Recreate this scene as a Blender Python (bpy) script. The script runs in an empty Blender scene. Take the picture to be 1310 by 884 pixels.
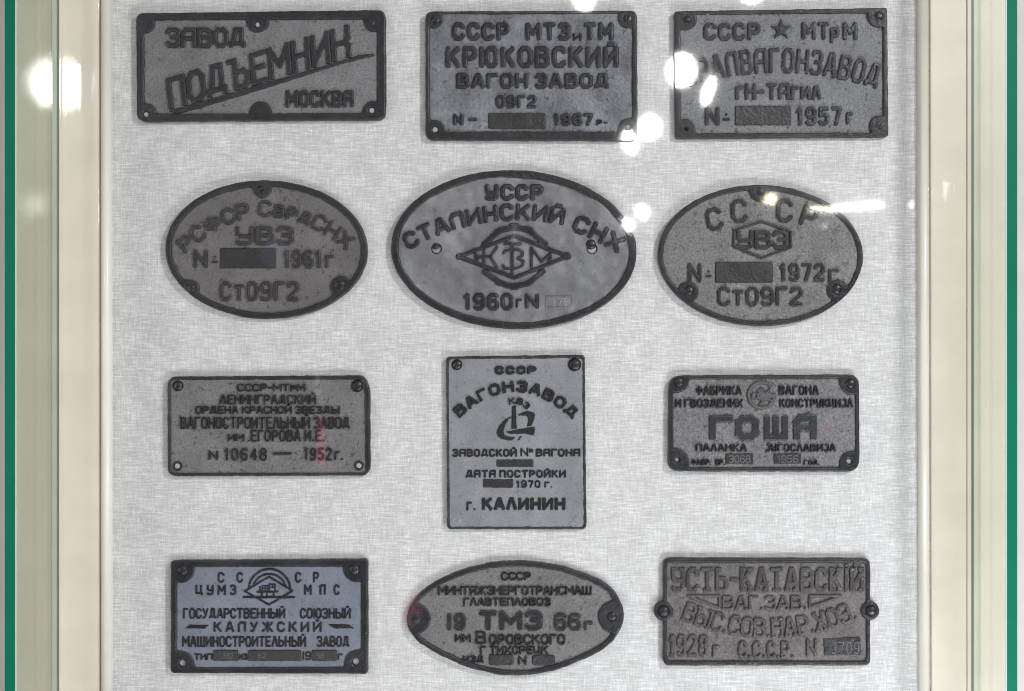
import bpy, math
import numpy as np

# ------------------------------------------------------------------ scene, camera, light
SC = bpy.context.scene
COL = SC.collection
D = 1.70                      # camera to board, metres
CZ = 1.45                     # camera height
IW, IH = 1310.0, 884.0        # one unit of layout = one millimetre on the board


def board(px, py, y=0.0):
    """layout millimetres (x right, y down, origin top left of the view) -> world"""
    return ((px - IW / 2) / 1000.0, y, CZ - (py - IH / 2) / 1000.0)


cam_d = bpy.data.cameras.new("camera")
cam = bpy.data.objects.new("camera", cam_d)
COL.objects.link(cam)
cam.location = (0, -D, CZ)
cam.rotation_euler = (math.pi / 2, 0, 0)
cam_d.sensor_width = 36
cam_d.lens = 36 * D / 1.310
cam_d.clip_end = 100
SC.camera = cam

W = bpy.data.worlds.new("World")
SC.world = W
W.use_nodes = True
W.node_tree.nodes["Background"].inputs[0].default_value = (1.0, 0.97, 0.94, 1)
W.node_tree.nodes["Background"].inputs[1].default_value = 0.13

SC.view_settings.view_transform = 'Standard'
SC.view_settings.look = 'None'
SC.view_settings.exposure = 0.0
SC.view_settings.gamma = 1.0


def area(name, loc, target, sx, sy, power, color=(1, 1, 1), shape='RECTANGLE', roll=0.0):
    from mathutils import Vector, Quaternion
    d = bpy.data.lights.new(name, 'AREA')
    d.shape = shape
    d.size = sx
    if shape in ('RECTANGLE', 'ELLIPSE'):
        d.size_y = sy
    d.energy = power
    d.color = color
    o = bpy.data.objects.new(name, d)
    COL.objects.link(o)
    o.location = loc
    v = (Vector(target) - Vector(loc)).normalized()
    q = v.to_track_quat('-Z', 'Y')
    o.rotation_euler = (q @ Quaternion((0, 0, 1), roll)).to_euler()
    return o


# key spot and soft fill lamps, all unseen and outside the mirrored view
area("hall_spot", (1.85, -2.2, CZ + 1.2), (0.15, 0, CZ - 0.1), 0.22, 0.22, 49.0, (0.98, 0.97, 1.0))
area("fill_lamp", (0.85, -1.0, CZ - 1.0), (0.40, 0, CZ - 0.3), 0.4, 0.4, 10.5, (0.94, 0.955, 1.0))  # added fill for the brighter lower right
area("fill_lamp", (-1.45, -1.05, CZ - 0.2), (-0.3, 0, CZ - 0.2), 0.25, 1.0, 6.2, (1.0, 0.97, 0.94))
area("soft_fill", (0.25, -1.15, CZ + 1.55), (0.05, 0, CZ - 0.1), 1.3, 0.5, 3.0, (1.0, 0.96, 0.93))
area("soft_fill", (0.35, -1.2, CZ - 1.35), (0.15, 0, CZ - 0.3), 1.6, 0.7, 12.5, (0.94, 0.955, 1.0))  # added fill from below, brightens the lower rows


def mirrored_lamp(px, py, rx, ry, k=2.2, rad=100.0, color=(1, 1, 1), roll=0.0, shape='ELLIPSE'):
    """a lamp placed behind the camera whose mirror image falls on the board there"""
    x, _, z = board(px, py)
    loc = (x * (1 + k), -k * D, CZ + (z - CZ) * (1 + k))
    sx, sy = 2 * rx * (1 + k) / 1000, 2 * ry * (1 + k) / 1000
    ar = sx * sy * (math.pi / 4 if shape == 'ELLIPSE' else 1)
    return area("reflected_lamp", loc, (x, 0, z), sx, sy, rad * math.pi * ar, color, shape, roll)


mirrored_lamp(872, 91, 19, 21)
mirrored_lamp(905.5, 117, 7.2, 19.5, roll=-0.32, k=2.3)
mirrored_lamp(831, 163, 14.5, 15.5, k=2.4)
mirrored_lamp(805.5, 182, 8.8, 15.5, roll=0.35, k=2.5)
mirrored_lamp(748, 0, 13, 14, k=2.1)
mirrored_lamp(962, -7, 14, 11, k=2.1)
mirrored_lamp(822, 271.5, 7.5, 9, k=3.0, roll=0.6)
mirrored_lamp(803.5, 288, 7, 9, k=3.1, roll=0.5)
mirrored_lamp(985, 255, 7, 6.5, k=3.4, rad=90, color=(1, .9, .55))
mirrored_lamp(1051, 268, 16, 2.4, k=3.4, rad=75, color=(1, .9, .72), roll=-0.09, shape='RECTANGLE')
for i in range(9):
    mirrored_lamp(1068 + i * 7.1, 266.5 - i * .56, 4.6, 3.1, k=3.4 + .002 * i, rad=100, color=(1, .97, .85))
mirrored_lamp(1054, 289, 3.6, 3.2, k=3.6, rad=16)
mirrored_lamp(1197, 244, 7.5, 3.6, k=0.9, rad=90, shape='RECTANGLE')
mirrored_lamp(1166, 262, 3.6, 3.4, k=3.2, rad=45)
mirrored_lamp(76, 108, 30, 27, k=1.2, rad=110)
mirrored_lamp(46, 262, 13, 11, k=1.2, rad=14)

# added lamps that put faint coloured and pale streaks into the gloss coat
for (px, py, rx, ry, rad, c) in ((411, 570, 4.5, 38, 3.2, (1, .12, .2)), (407, 494, 2.6, 15, 3.0, (1, 1, 1)), (524, 774, 13, 26, 1.7, (1, .1, .25)),
                                 (658, 300, 2.6, 13, 3.5, (1, 1, 1)), (1064, 331, 1.8, 12, 3.0, (1, 1, 1)), (1078, 331, 1.8, 12, 3.0, (1, 1, 1)),
                                 (1091, 333, 1.8, 11, 3.0, (1, 1, 1)), (1058, 545, 9, 8, 1.6, (1, .1, .3)), (940, 600, 5, 18, 1.6, (1, .1, .25)), (352, 325, 16, 18, .9, (.5, .6, 1))):
    mirrored_lamp(px, py, rx, ry, k=3.0, rad=rad, color=c)

# ------------------------------------------------------------------ materials


def new_mat(name):
    m = bpy.data.materials.new(name)
    m.use_nodes = True
    nt = m.node_tree
    nt.nodes.clear()
    out = nt.nodes.new("ShaderNodeOutputMaterial")
    return m, nt, out


def N(nt, t, **kw):
    n = nt.nodes.new(t)
    for k, v in kw.items():
        setattr(n, k, v)
    return n


def mapping(nt, src, scale, loc=(0, 0, 0)):
    mp = N(nt, "ShaderNodeMapping")
    mp.inputs["Scale"].default_value = scale
    mp.inputs["Location"].default_value = loc
    nt.links.new(src, mp.inputs["Vector"])
    return mp.outputs[0]


def noise(nt, vec, scale, detail=3.0, rough=0.55):
    n = N(nt, "ShaderNodeTexNoise")
    n.inputs["Scale"].default_value = scale
    n.inputs["Detail"].default_value = detail
    n.inputs["Roughness"].default_value = rough
    nt.links.new(vec, n.inputs["Vector"])
    return n.outputs[0]


def math_node(nt, op, a, b):
    n = N(nt, "ShaderNodeMath", operation=op)
    for i, v in enumerate((a, b)):
        if isinstance(v, (int, float)):
            n.inputs[i].default_value = v
        else:
            nt.links.new(v, n.inputs[i])
    return n.outputs[0]


def ramp(nt, fac, stops):
    r = N(nt, "ShaderNodeValToRGB")
    cr = r.color_ramp
    while len(cr.elements) < len(stops):
        cr.elements.new(0.5)
    for e, (p, c) in zip(cr.elements, stops):
        e.position = p
        e.color = (*c, 1)
    nt.links.new(fac, r.inputs[0])
    return r.outputs[0]


def flat_coat(nt, bsdf, weight=0.8):  # coat added to stand in for reflections in the front pane
    """clear glossy layer with one even plane: carries the mirror images of the hall lamps"""
    c = N(nt, "ShaderNodeCombineXYZ")
    c.inputs[1].default_value = -1.0
    bsdf.inputs["Coat Weight"].default_value = weight
    bsdf.inputs["Coat Roughness"].default_value = 0.034
    bsdf.inputs["Coat IOR"].default_value = 1.5
    nt.links.new(c.outputs[0], bsdf.inputs["Coat Normal"])


def mul(c, f):
    return tuple(min(1.0, x * f) for x in c)


def iron(name, base, rough=0.5, grain=0.3, bump=0.4, gscale=520, patch=0.25, tint=None, coat=True, spec=0.5, metal=0.0, edge_light=None, pits=0.0):
    m, nt, out = new_mat(name)
    b = N(nt, "ShaderNodeBsdfPrincipled")
    tc = N(nt, "ShaderNodeTexCoord").outputs["Object"]
    oi = N(nt, "ShaderNodeObjectInfo")
    va = N(nt, "ShaderNodeVectorMath", operation='ADD')
    nt.links.new(tc, va.inputs[0])
    rv = N(nt, "ShaderNodeCombineXYZ")
    nt.links.new(oi.outputs["Random"], rv.inputs[1])
    nt.links.new(rv.outputs[0], va.inputs[1])
    v = va.outputs[0]
    g = noise(nt, v, gscale, 2.0, 0.7)
    p = noise(nt, v, 22, 4.0, 0.6)
    gp = math_node(nt, 'ADD', math_node(nt, 'MULTIPLY', g, grain * .75), math_node(nt, 'MULTIPLY', p, patch))
    mid = (grain * .75 + patch) * 0.5
    f = math_node(nt, 'ADD', math_node(nt, 'SUBTRACT', gp, mid), 0.5)
    hi = tint if tint else mul(base, 1.9)
    col = ramp(nt, f, [(0.22, mul(base, 0.35)), (0.5, base), (0.78, hi)])
    if pits:
        pn = noise(nt, v, 150, 3.0, 0.6)
        pr = ramp(nt, pn, [(0.33, (1 - pits,) * 3), (0.40, (1, 1, 1))])
        mm = N(nt, "ShaderNodeMix", data_type='RGBA', blend_type='MULTIPLY')
        mm.inputs["Factor"].default_value = 1.0
        nt.links.new(col, mm.inputs["A"])
        nt.links.new(pr, mm.inputs["B"])
        col = mm.outputs["Result"]
    if edge_light:  # convex edges painted lighter to imitate edge highlights
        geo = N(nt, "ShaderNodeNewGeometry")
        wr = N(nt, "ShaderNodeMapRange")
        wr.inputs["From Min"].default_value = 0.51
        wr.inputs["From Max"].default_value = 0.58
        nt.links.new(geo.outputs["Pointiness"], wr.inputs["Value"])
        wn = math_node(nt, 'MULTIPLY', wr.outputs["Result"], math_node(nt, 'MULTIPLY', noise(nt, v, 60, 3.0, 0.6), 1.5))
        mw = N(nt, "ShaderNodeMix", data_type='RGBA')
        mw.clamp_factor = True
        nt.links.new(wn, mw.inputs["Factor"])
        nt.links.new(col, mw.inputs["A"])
        mw.inputs["B"].default_value = (*edge_light, 1)
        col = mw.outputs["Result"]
    nt.links.new(col, b.inputs["Base Color"])
    b.inputs["Roughness"].default_value = rough
    b.inputs["Specular IOR Level"].default_value = spec
    b.inputs["Metallic"].default_value = metal
    bp = N(nt, "ShaderNodeBump")
    bp.inputs["Strength"].default_value = bump
    bp.inputs["Distance"].default_value = 0.0012
    nt.links.new(noise(nt, v, gscale * 0.8, 3.0, 0.65), bp.inputs["Height"])
    nt.links.new(bp.outputs[0], b.inputs["Normal"])
    if coat:
        flat_coat(nt, b)
    nt.links.new(b.outputs[0], out.inputs[0])
    return m


def linen():
    m, nt, out = new_mat("linen_cloth")
    b = N(nt, "ShaderNodeBsdfPrincipled")
    tc = N(nt, "ShaderNodeTexCoord").outputs["Object"]
    warp = noise(nt, mapping(nt, tc, (600, 1, 60)), 1.0, 3.0, 0.75)
    weft = noise(nt, mapping(nt, tc, (48, 1, 620), (5, 2, 9)), 1.0, 3.0, 0.75)
    slub = noise(nt, mapping(nt, tc, (34, 1, 420), (1, 7, 3)), 1.0, 2.0, 0.6)
    slubv = noise(nt, mapping(nt, tc, (380, 1, 36), (8, 4, 3)), 1.0, 2.0, 0.6)
    grain = noise(nt, mapping(nt, tc, (760, 1, 760)), 1.0, 1.0, 0.5)
    blot = noise(nt, tc, 30.0, 3.0, 0.6)
    s = math_node(nt, 'ADD', math_node(nt, 'MULTIPLY', warp, 0.65), math_node(nt, 'MULTIPLY', weft, 0.95))
    s = math_node(nt, 'ADD', s, math_node(nt, 'MULTIPLY', slub, 0.5))
    s = math_node(nt, 'ADD', s, math_node(nt, 'MULTIPLY', slubv, 0.32))
    s = math_node(nt, 'ADD', s, math_node(nt, 'MULTIPLY', grain, 0.5))
    s = math_node(nt, 'ADD', s, math_node(nt, 'MULTIPLY', blot, 0.35))
    s = math_node(nt, 'MULTIPLY', s, 1 / 3.27)
    col = ramp(nt, s, [(0.35, (0.335, 0.332, 0.336)), (0.49, (0.535, 0.527, 0.532)), (0.63, (0.87, 0.865, 0.875))])
    nt.links.new(col, b.inputs["Base Color"])
    b.inputs["Roughness"].default_value = 0.85
    b.inputs["Specular IOR Level"].default_value = 0.1
    bp = N(nt, "ShaderNodeBump")
    bp.inputs["Strength"].default_value = 0.35
    bp.inputs["Distance"].default_value = 0.0008
    nt.links.new(s, bp.inputs["Height"])
    nt.links.new(bp.outputs[0], b.inputs["Normal"])
    flat_coat(nt, b)
    nt.links.new(b.outputs[0], out.inputs[0])
    return m


def paint(name, base, rough=0.35, peel=0.0, coat=0.0, coat_rough=0.02, spec=.5):
    m, nt, out = new_mat(name)
    b = N(nt, "ShaderNodeBsdfPrincipled")
    tc = N(nt, "ShaderNodeTexCoord").outputs["Object"]
    p = noise(nt, tc, 14, 4.0, 0.6)
    col = ramp(nt, p, [(0.3, mul(base, 0.94)), (0.7, mul(base, 1.04))])
    nt.links.new(col, b.inputs["Base Color"])
    b.inputs["Roughness"].default_value = rough
    if peel:
        bp = N(nt, "ShaderNodeBump")
        bp.inputs["Strength"].default_value = peel
        bp.inputs["Distance"].default_value = 0.001
        nt.links.new(noise(nt, tc, 420, 2.0, 0.5), bp.inputs["Height"])
        nt.links.new(bp.outputs[0], b.inputs["Normal"])
        nt.links.new(bp.outputs[0], b.inputs["Coat Normal"])
    b.inputs["Specular IOR Level"].default_value = spec
    b.inputs["Coat Weight"].default_value = coat
    b.inputs["Coat Roughness"].default_value = coat_rough
    nt.links.new(b.outputs[0], out.inputs[0])
    return m


def pane_glass(name, tint):
    m, nt, out = new_mat(name)
    t = N(nt, "ShaderNodeBsdfTransparent")
    t.inputs[0].default_value = (*tint, 1)
    g = N(nt, "ShaderNodeBsdfGlossy")
    g.inputs["Roughness"].default_value = 0.01
    geo = N(nt, "ShaderNodeNewGeometry")
    dt = N(nt, "ShaderNodeVectorMath", operation='DOT_PRODUCT')
    nt.links.new(geo.outputs["Normal"], dt.inputs[0])
    nt.links.new(geo.outputs["Incoming"], dt.inputs[1])
    inv = math_node(nt, 'SUBTRACT', 1.0, math_node(nt, 'ABSOLUTE', dt.outputs["Value"], 0.0))
    fr = math_node(nt, 'ADD', math_node(nt, 'MULTIPLY', math_node(nt, 'POWER', inv, 5.0), 0.55), 0.03)
    mx = N(nt, "ShaderNodeMixShader")
    nt.links.new(fr, mx.inputs[0])
    nt.links.new(t.outputs[0], mx.inputs[1])
    nt.links.new(g.outputs[0], mx.inputs[2])
    nt.links.new(mx.outputs[0], out.inputs[0])
    return m


def clear_pane(name):
    m, nt, out = new_mat(name)
    t = N(nt, "ShaderNodeBsdfTransparent")
    t.inputs[0].default_value = (0.99, 0.995, 0.99, 1)
    nt.links.new(t.outputs[0], out.inputs[0])
    return m


M_LINEN = linen()
M_CREAM = paint("cream_paint", (0.75, 0.675, 0.575), 0.35, 0.03, 1.0, 0.02)
M_BEAD = paint("bead_paint", (0.78, 0.745, 0.66), 0.4, 0.03, 0.3, 0.1)
M_CHAN = paint("channel_metal", (0.62, 0.62, 0.53), 0.3)
M_CHAN_DARK = paint("channel_gasket", (0.16, 0.20, 0.16), 0.4)
M_WALL = paint("wall_paint", (0.55, 0.52, 0.51), 0.7)
M_EDGE = paint("green_glass_edge", (0.004, 0.145, 0.082), 0.5, spec=.08)
M_ARRIS = paint("pale_glass_arris", (0.50, 0.60, 0.56), 0.4)
M_PANE = pane_glass("side_glass", (0.84, 0.865, 0.83))
M_PANE_B = pane_glass("side_glass_lit", (0.90, 0.925, 0.905))  # right pane's brighter reflection put into a paler tint
M_CLEAR = clear_pane("front_glass")

M_BLACK = iron("black_enamel", (0.0165, 0.0165, 0.0205), 0.34, 0.4, 0.25, 430, 0.5, (0.040, 0.039, 0.045), spec=.36, edge_light=(0.095, 0.095, 0.10))
M_BLACK_FINE = iron("black_enamel_fine", (0.013, 0.013, 0.0165), 0.36, 0.4, 0.25, 430, 0.5, (0.034, 0.033, 0.038), spec=.34)
M_RIM = iron("black_rim_paint", (0.0155, 0.0160, 0.0205), 0.34, 0.5, 0.35, 380, 0.7, (0.046, 0.045, 0.052), spec=.36, edge_light=(0.10, 0.10, 0.105))
M_BLOCK = iron("worn_number_block", (0.015, 0.015, 0.018), 0.42, 0.6, 0.4, 360, 0.45, (0.045, 0.044, 0.05))
M_NAIL = iron("nail_iron", (0.013, 0.013, 0.015), 0.36, 0.2, 0.2, 300, 0.3, coat=False)
M_DISC = paint("pale_hole_disc", (0.34, 0.34, 0.345), .45)
M_PALE = iron("bare_stamp", (0.105, 0.105, 0.11), 0.4, 0.3, 0.3, 400, 0.2)

# ------------------------------------------------------------------ relief building


def vnoise(x, y, scale, seed):
    x = np.asarray(x, np.float64) / scale + 1000.37
    y = np.asarray(y, np.float64) / scale + 1000.71
    xi, yi = np.floor(x).astype(np.int64), np.floor(y).astype(np.int64)
    fx, fy = x - xi, y - yi
    fx, fy = fx * fx * (3 - 2 * fx), fy * fy * (3 - 2 * fy)

    def h(a, b):
        n = (a * 374761393 + b * 668265263 + seed * 974711) & 0xffffffff
        n = ((n ^ (n >> 13)) * 1274126177) & 0xffffffff
        n = n ^ (n >> 16)
        return (n & 0xffff) / 32767.5 - 1.0
    a, b, c, d = h(xi, yi), h(xi + 1, yi), h(xi, yi + 1), h(xi + 1, yi + 1)
    return ((a * (1 - fx) + b * fx) * (1 - fy) + (c * (1 - fx) + d * fx) * fy)


def sd_box_seg(X, Y, x0, y0, x1, y1, w, ext, r):
    L = math.hypot(x1 - x0, y1 - y0)
    if L < 1e-6:
        ux, uy, L = 1.0, 0.0, 0.0
    else:
        ux, uy = (x1 - x0) / L, (y1 - y0) / L
    mx, my = (x0 + x1) / 2, (y0 + y1) / 2
    u = (X - mx) * ux + (Y - my) * uy
    v = -(X - mx) * uy + (Y - my) * ux
    qx = np.abs(u) - (L / 2 + ext - r)
    qy = np.abs(v) - (w / 2 - r)
    return np.hypot(np.maximum(qx, 0), np.maximum(qy, 0)) + np.minimum(np.maximum(qx, qy), 0) - r


def sd_poly(X, Y, pts):
    d = np.full(X.shape, 1e9)
    s = np.ones(X.shape)
    n = len(pts)
    for i in range(n):
        ax, ay = pts[i]
        bx, by = pts[i - 1]
        ex, ey = bx - ax, by - ay
        wx, wy = X - ax, Y - ay
        q = ex * ex + ey * ey
        if q < 1e-12:
            continue
        t = np.clip((wx * ex + wy * ey) / q, 0, 1)
        d = np.minimum(d, (wx - ex * t) ** 2 + (wy - ey * t) ** 2)
        c1, c2, c3 = Y >= ay, Y < by, ex * wy > ey * wx
        s = np.where((c1 & c2 & c3) | (~c1 & ~c2 & ~c3), -s, s)
    return s * np.sqrt(d)


def prim_box(p):
    if p[0] == 'seg':
        m = p[5] / 2 + p[6] + 2
        return min(p[1], p[3]) - m, min(p[2], p[4]) - m, max(p[1], p[3]) + m, max(p[2], p[4]) + m
    if p[0] == 'disk':
        return p[1] - p[3] - 2, p[2] - p[3] - 2, p[1] + p[3] + 2, p[2] + p[3] + 2
    xs, ys = [q[0] for q in p[1]], [q[1] for q in p[1]]
    return min(xs) - 2, min(ys) - 2, max(xs) + 2, max(ys) + 2


def prim_sd(p, X, Y):
    if p[0] == 'seg':
        return sd_box_seg(X, Y, *p[1:8])
    if p[0] == 'disk':
        return np.hypot(X - p[1], Y - p[2]) - p[3]
    return sd_poly(X, Y, p[1])


def make_grid(x0, y0, x1, y1, step):
    xs = np.arange(x0, x1 + step, step)
    ys = np.arange(y0, y1 + step, step)
    X, Y = np.meshgrid(xs, ys)
    return xs, ys, X, Y


def union(prims, xs, ys, X, Y):
    phi = np.full(X.shape, 4.0)
    for p in prims:
        a, b, c, d = prim_box(p)
        i0, i1 = np.searchsorted(xs, a), np.searchsorted(xs, c)
        j0, j1 = np.searchsorted(ys, b), np.searchsorted(ys, d)
        if i1 <= i0 or j1 <= j0:
            continue
        sl = (slice(j0, j1), slice(i0, i1))
        phi[sl] = np.minimum(phi[sl], prim_sd(p, X[sl], Y[sl]))
    return phi


def heightmesh(name, X, Y, phi, top, z0, step, centre, mat, parent):
    """mesh of the region phi < 0: top(phi, X, Y) = height over the board in mm, walls down to z0"""
    ny, nx = X.shape
    ins = phi < 0
    keep = ins[:-1, :-1] | ins[1:, :-1] | ins[:-1, 1:] | ins[1:, 1:]
    if not keep.any():
        return None
    gy, gx = np.gradient(phi, step)
    g = np.hypot(gx, gy) + 1e-6
    mv = np.where(phi > 0, np.minimum(phi / np.maximum(g, 0.4), step * 1.3), 0)
    PX, PY = X - mv * gx / g, Y - mv * gy / g
    P = np.minimum(phi, 0)
    H = top(P, PX, PY)
    idx = np.arange(nx * ny).reshape(ny, nx)
    a, b = idx[:-1, :-1][keep], idx[:-1, 1:][keep]
    c, d = idx[1:, 1:][keep], idx[1:, :-1][keep]
    quads = np.stack([d, c, b, a], 1)         # y runs down
    e = np.concatenate([quads[:, [0, 1]], quads[:, [1, 2]], quads[:, [2, 3]], quads[:, [3, 0]]])
    tot = nx * ny
    key = e[:, 0].astype(np.int64) * tot + e[:, 1]
    rev = e[:, 1].astype(np.int64) * tot + e[:, 0]
    bd = e[~np.isin(key, rev)]
    used = np.zeros(tot, bool)
    used[quads.ravel()] = True
    remap = np.cumsum(used) - 1
    n_top = int(used.sum())
    cx, cy = centre
    vx = (PX.ravel()[used] - cx) * SCALE / 1000
    vz = -(PY.ravel()[used] - cy) * SCALE / 1000
    vy = -H.ravel()[used] / 1000
    bv = np.unique(bd)
    bmap = np.full(tot, -1, np.int64)
    bmap[bv] = n_top + np.arange(len(bv))
    rb = remap[bv]
    co = np.concatenate([np.stack([vx, vy, vz], 1), np.stack([vx[rb], np.full(len(rb), -z0 / 1000), vz[rb]], 1)])
    walls = np.stack([remap[bd[:, 1]], remap[bd[:, 0]], bmap[bd[:, 0]], bmap[bd[:, 1]]], 1)
    faces = np.concatenate([remap[quads], walls])
    me = bpy.data.meshes.new(name)
    me.vertices.add(len(co))
    me.vertices.foreach_set("co", co.astype(np.float32).ravel())
    nf = len(faces)
    me.loops.add(nf * 4)
    me.loops.foreach_set("vertex_index", faces.astype(np.int32).ravel())
    me.polygons.add(nf)
    me.polygons.foreach_set("loop_start", np.arange(0, nf * 4, 4, dtype=np.int32))
    me.polygons.foreach_set("loop_total", np.full(nf, 4, np.int32))
    me.polygons.foreach_set("use_smooth", np.ones(nf, bool))
    me.update(calc_edges=True)
    me.materials.append(mat)
    o = bpy.data.objects.new(name, me)
    COL.objects.link(o)
    o.parent = parent
    return o


SCALE = (D - 0.006) / D       # the plate fronts stand nearer to the camera than the cloth
STEP_BODY, STEP_RIM, STEP_TEXT = 0.8, 0.6, 0.42
FIELD, RIM_H, TXT_H = 6.2, 9.2, 3.1

# ------------------------------------------------------------------ outlines


def rpoly(pts, rad):
    """polygon with rounded corners"""
    n = len(pts)
    out = []
    for i in range(n):
        r = rad[i] if isinstance(rad, (list, tuple)) else rad
        p, a, b = pts[i], pts[i - 1], pts[(i + 1) % n]
        la, lb = math.dist(p, a), math.dist(p, b)
        r = min(r, la / 2.1, lb / 2.1)
        p0 = (p[0] + (a[0] - p[0]) * r / la, p[1] + (a[1] - p[1]) * r / la)
        p1 = (p[0] + (b[0] - p[0]) * r / lb, p[1] + (b[1] - p[1]) * r / lb)
        for k in range(7):
            t = k / 6
            c = 1 - t
            wq = 2 * c * t
            out.append((c * c * p0[0] + wq * p[0] + t * t * p1[0], c * c * p0[1] + wq * p[1] + t * t * p1[1]))
    return out


def oval(cx, cy, a, b, tilt=0.0, e=2.0, n=120):
    out = []
    ct, st = math.cos(tilt), math.sin(tilt)
    for i in range(n):
        t = 2 * math.pi * i / n
        c, s = math.cos(t), math.sin(t)
        x = a * math.copysign(abs(c) ** (2 / e), c)
        y = b * math.copysign(abs(s) ** (2 / e), s)
        out.append((cx + x * ct - y * st, cy + x * st + y * ct))
    return out


def smooth_loop(pts, sub=6):
    """closed Catmull-Rom curve"""
    n = len(pts)
    out = []
    for i in range(n):
        p0, p1, p2, p3 = pts[i - 1], pts[i], pts[(i + 1) % n], pts[(i + 2) % n]
        for k in range(sub):
            t = k / sub
            out.append(tuple(0.5 * ((2 * p1[j]) + (-p0[j] + p2[j]) * t + (2 * p0[j] - 5 * p1[j] + 4 * p2[j] - p3[j]) * t * t
                                    + (-p0[j] + 3 * p1[j] - 3 * p2[j] + p3[j]) * t ** 3) for j in (0, 1)))
    return out


# ------------------------------------------------------------------ lettering
_O = ".28,0 .72,0 1,.2 1,.8 .72,1 .28,1 0,.8 0,.2 .28,0"
_A = "0,0 .4,1 .6,1 1,0|.16,.3 .84,.3"
_Z = "0,.86 .18,1 .75,1 1,.86 1,.66 .78,.53 .4,.53|.78,.53 1,.39 1,.14 .75,0 .18,0 0,.14"
GLYPH = {
    'А': (1.05, _A), 'Б': (1, "1,1 0,1 0,0 .75,0 1,.15 1,.42 .75,.56 0,.56"),
    'В': (1, "0,0 0,1 .7,1 .94,.87 .94,.67 .72,.53 0,.53|.72,.53 1,.39 1,.14 .75,0 0,0"),
    'Г': (.85, "0,0 0,1 1,1"), 'Д': (1.15, "0,0 0,.14 1,.14 1,0|.15,.14 .34,1 .82,1 .82,.14"),
    'Е': (.9, "1,1 0,1 0,0 1,0|0,.52 .85,.52"), 'Ж': (1.5, "0,1 .5,.5 1,1|0,0 .5,.5 1,0|.5,1 .5,0"),
    'З': (.95, _Z), 'И': (1.05, "0,1 0,0|1,1 1,0|0,.06 1,.94"),
    'Й': (1.05, "0,1 0,0|1,1 1,0|0,.06 1,.94|.32,1.24 .68,1.24"),
    'К': (1, "0,0 0,1|.95,1 .1,.47|.32,.6 1,0"), 'Л': (1, "0,0 .38,1 .62,1 1,0"),
    'λ': (1, "0,0 0,.76 .24,1 1,1 1,0"), 'М': (1.3, "0,0 0,1 .5,.35 1,1 1,0"),
    'Н': (1, "0,0 0,1|1,0 1,1|0,.5 1,.5"), 'О': (1, _O), '0': (.95, _O),
    'П': (1, "0,0 0,1 1,1 1,0"), 'Р': (.95, "0,0 0,1 .75,1 1,.85 1,.6 .75,.44 0,.44"),
    'С': (.95, "1,.8 1,.84 .74,1 .28,1 0,.8 0,.2 .28,0 .74,0 1,.16 1,.2"),
    'Т': (1, "0,1 1,1|.5,1 .5,0"), 'У': (1, "0,1 0,.6 .18,.46 1,.46|1,1 1,.16 .78,0 .16,0 0,.1"),
    'Y': (1, "0,1 .52,.42|1,1 .4,.06 .2,0 .05,.04"),
    'Ф': (1.3, ".5,0 .5,1|.22,.25 .78,.25 1,.4 1,.68 .78,.82 .22,.82 0,.68 0,.4 .22,.25"),
    'Х': (1.05, "0,0 1,1|0,1 1,0"), 'Ц': (1.1, "0,1 0,.14 .85,.14 .85,1|.85,.14 1,.14 1,-.06"),
    'Ш': (1.45, "0,1 0,0 1,0 1,1|.5,1 .5,0"), 'Ъ': (1.25, "0,1 .32,1 .32,0 .8,0 1,.14 1,.42 .8,.56 .32,.56"),
    'Ы': (1.4, "0,1 0,0 .48,0 .66,.14 .66,.42 .48,.56 0,.56|1,0 1,1"),
    'Ь': (.95, "0,1 0,0 .75,0 1,.14 1,.42 .75,.56 0,.56"),
    'Э': (.95, "0,.8 .2,1 .75,1 1,.82 1,.18 .75,0 .2,0 0,.2|.4,.5 1,.5"),
    'Ю': (1.4, "0,0 0,1|0,.5 .36,.5|.54,0 .82,0 1,.18 1,.82 .82,1 .54,1 .36,.82 .36,.18 .54,0"),
    'Я': (1, "1,0 1,1 .25,1 0,.85 0,.6 .25,.45 1,.45|.5,.45 0,0"),
    'α': (1.05, "0,0 0,.78 .24,1 1,1 1,0|0,.46 1,.46"), 'κ': (1.05, "0,0 0,1|1,1 1,.66 .75,.5 1,.36 1,0|0,.5 .75,.5"),
    'І': (.12, ".5,0 .5,1|.5,1.2 .5,1.22"), 'Ј': (.8, ".3,1 1,1 1,.16 .75,0 .2,0 0,.14"),
    '1': (.5, "0,.8 .62,1 .62,0"), '|': (.15, ".5,0 .5,1"),
    '2': (.95, "0,.8 .2,1 .78,1 1,.85 1,.64 0,.12 0,0 1,0"), '3': (.95, _Z),
    '4': (1, ".75,0 .75,1 0,.3 1,.3"), '5': (.95, "1,1 .05,1 .05,.56 .75,.58 1,.44 1,.15 .75,0 .2,0 0,.14"),
    '6': (.95, "1,.88 .8,1 .26,1 0,.82 0,.18 .26,0 .76,0 1,.16 1,.4 .76,.56 0,.56"),
    '7': (.95, "0,1 1,1 .42,0"),
    '8': (.95, ".25,.53 .05,.67 .05,.86 .25,1 .75,1 .95,.86 .95,.67 .75,.53 .25,.53 0,.38 0,.14 .25,0 .75,0 1,.14 1,.38 .75,.53"),
    '9': (.95, "0,.12 .2,0 .74,0 1,.18 1,.82 .74,1 .24,1 0,.84 0,.6 .24,.44 1,.44"),
    'N': (1, "0,0 0,1 1,0 1,1"), '-': (.55, "0,.5 1,.5"), '—': (1.6, "0,.5 1,.5"), '=': (.5, "0,.82 1,.82|0,.55 1,.55"),
    'º': (.5, ".5,.72 .5,.74|0,.3 1,.3"), '.': (.12, ".5,.02 .5,.05"),
}


def strokes(ch):
    wf, s = GLYPH[ch]
    return wf, [[tuple(float(v) for v in q.split(',')) for q in line.split()] for line in s.split('|')]


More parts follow.
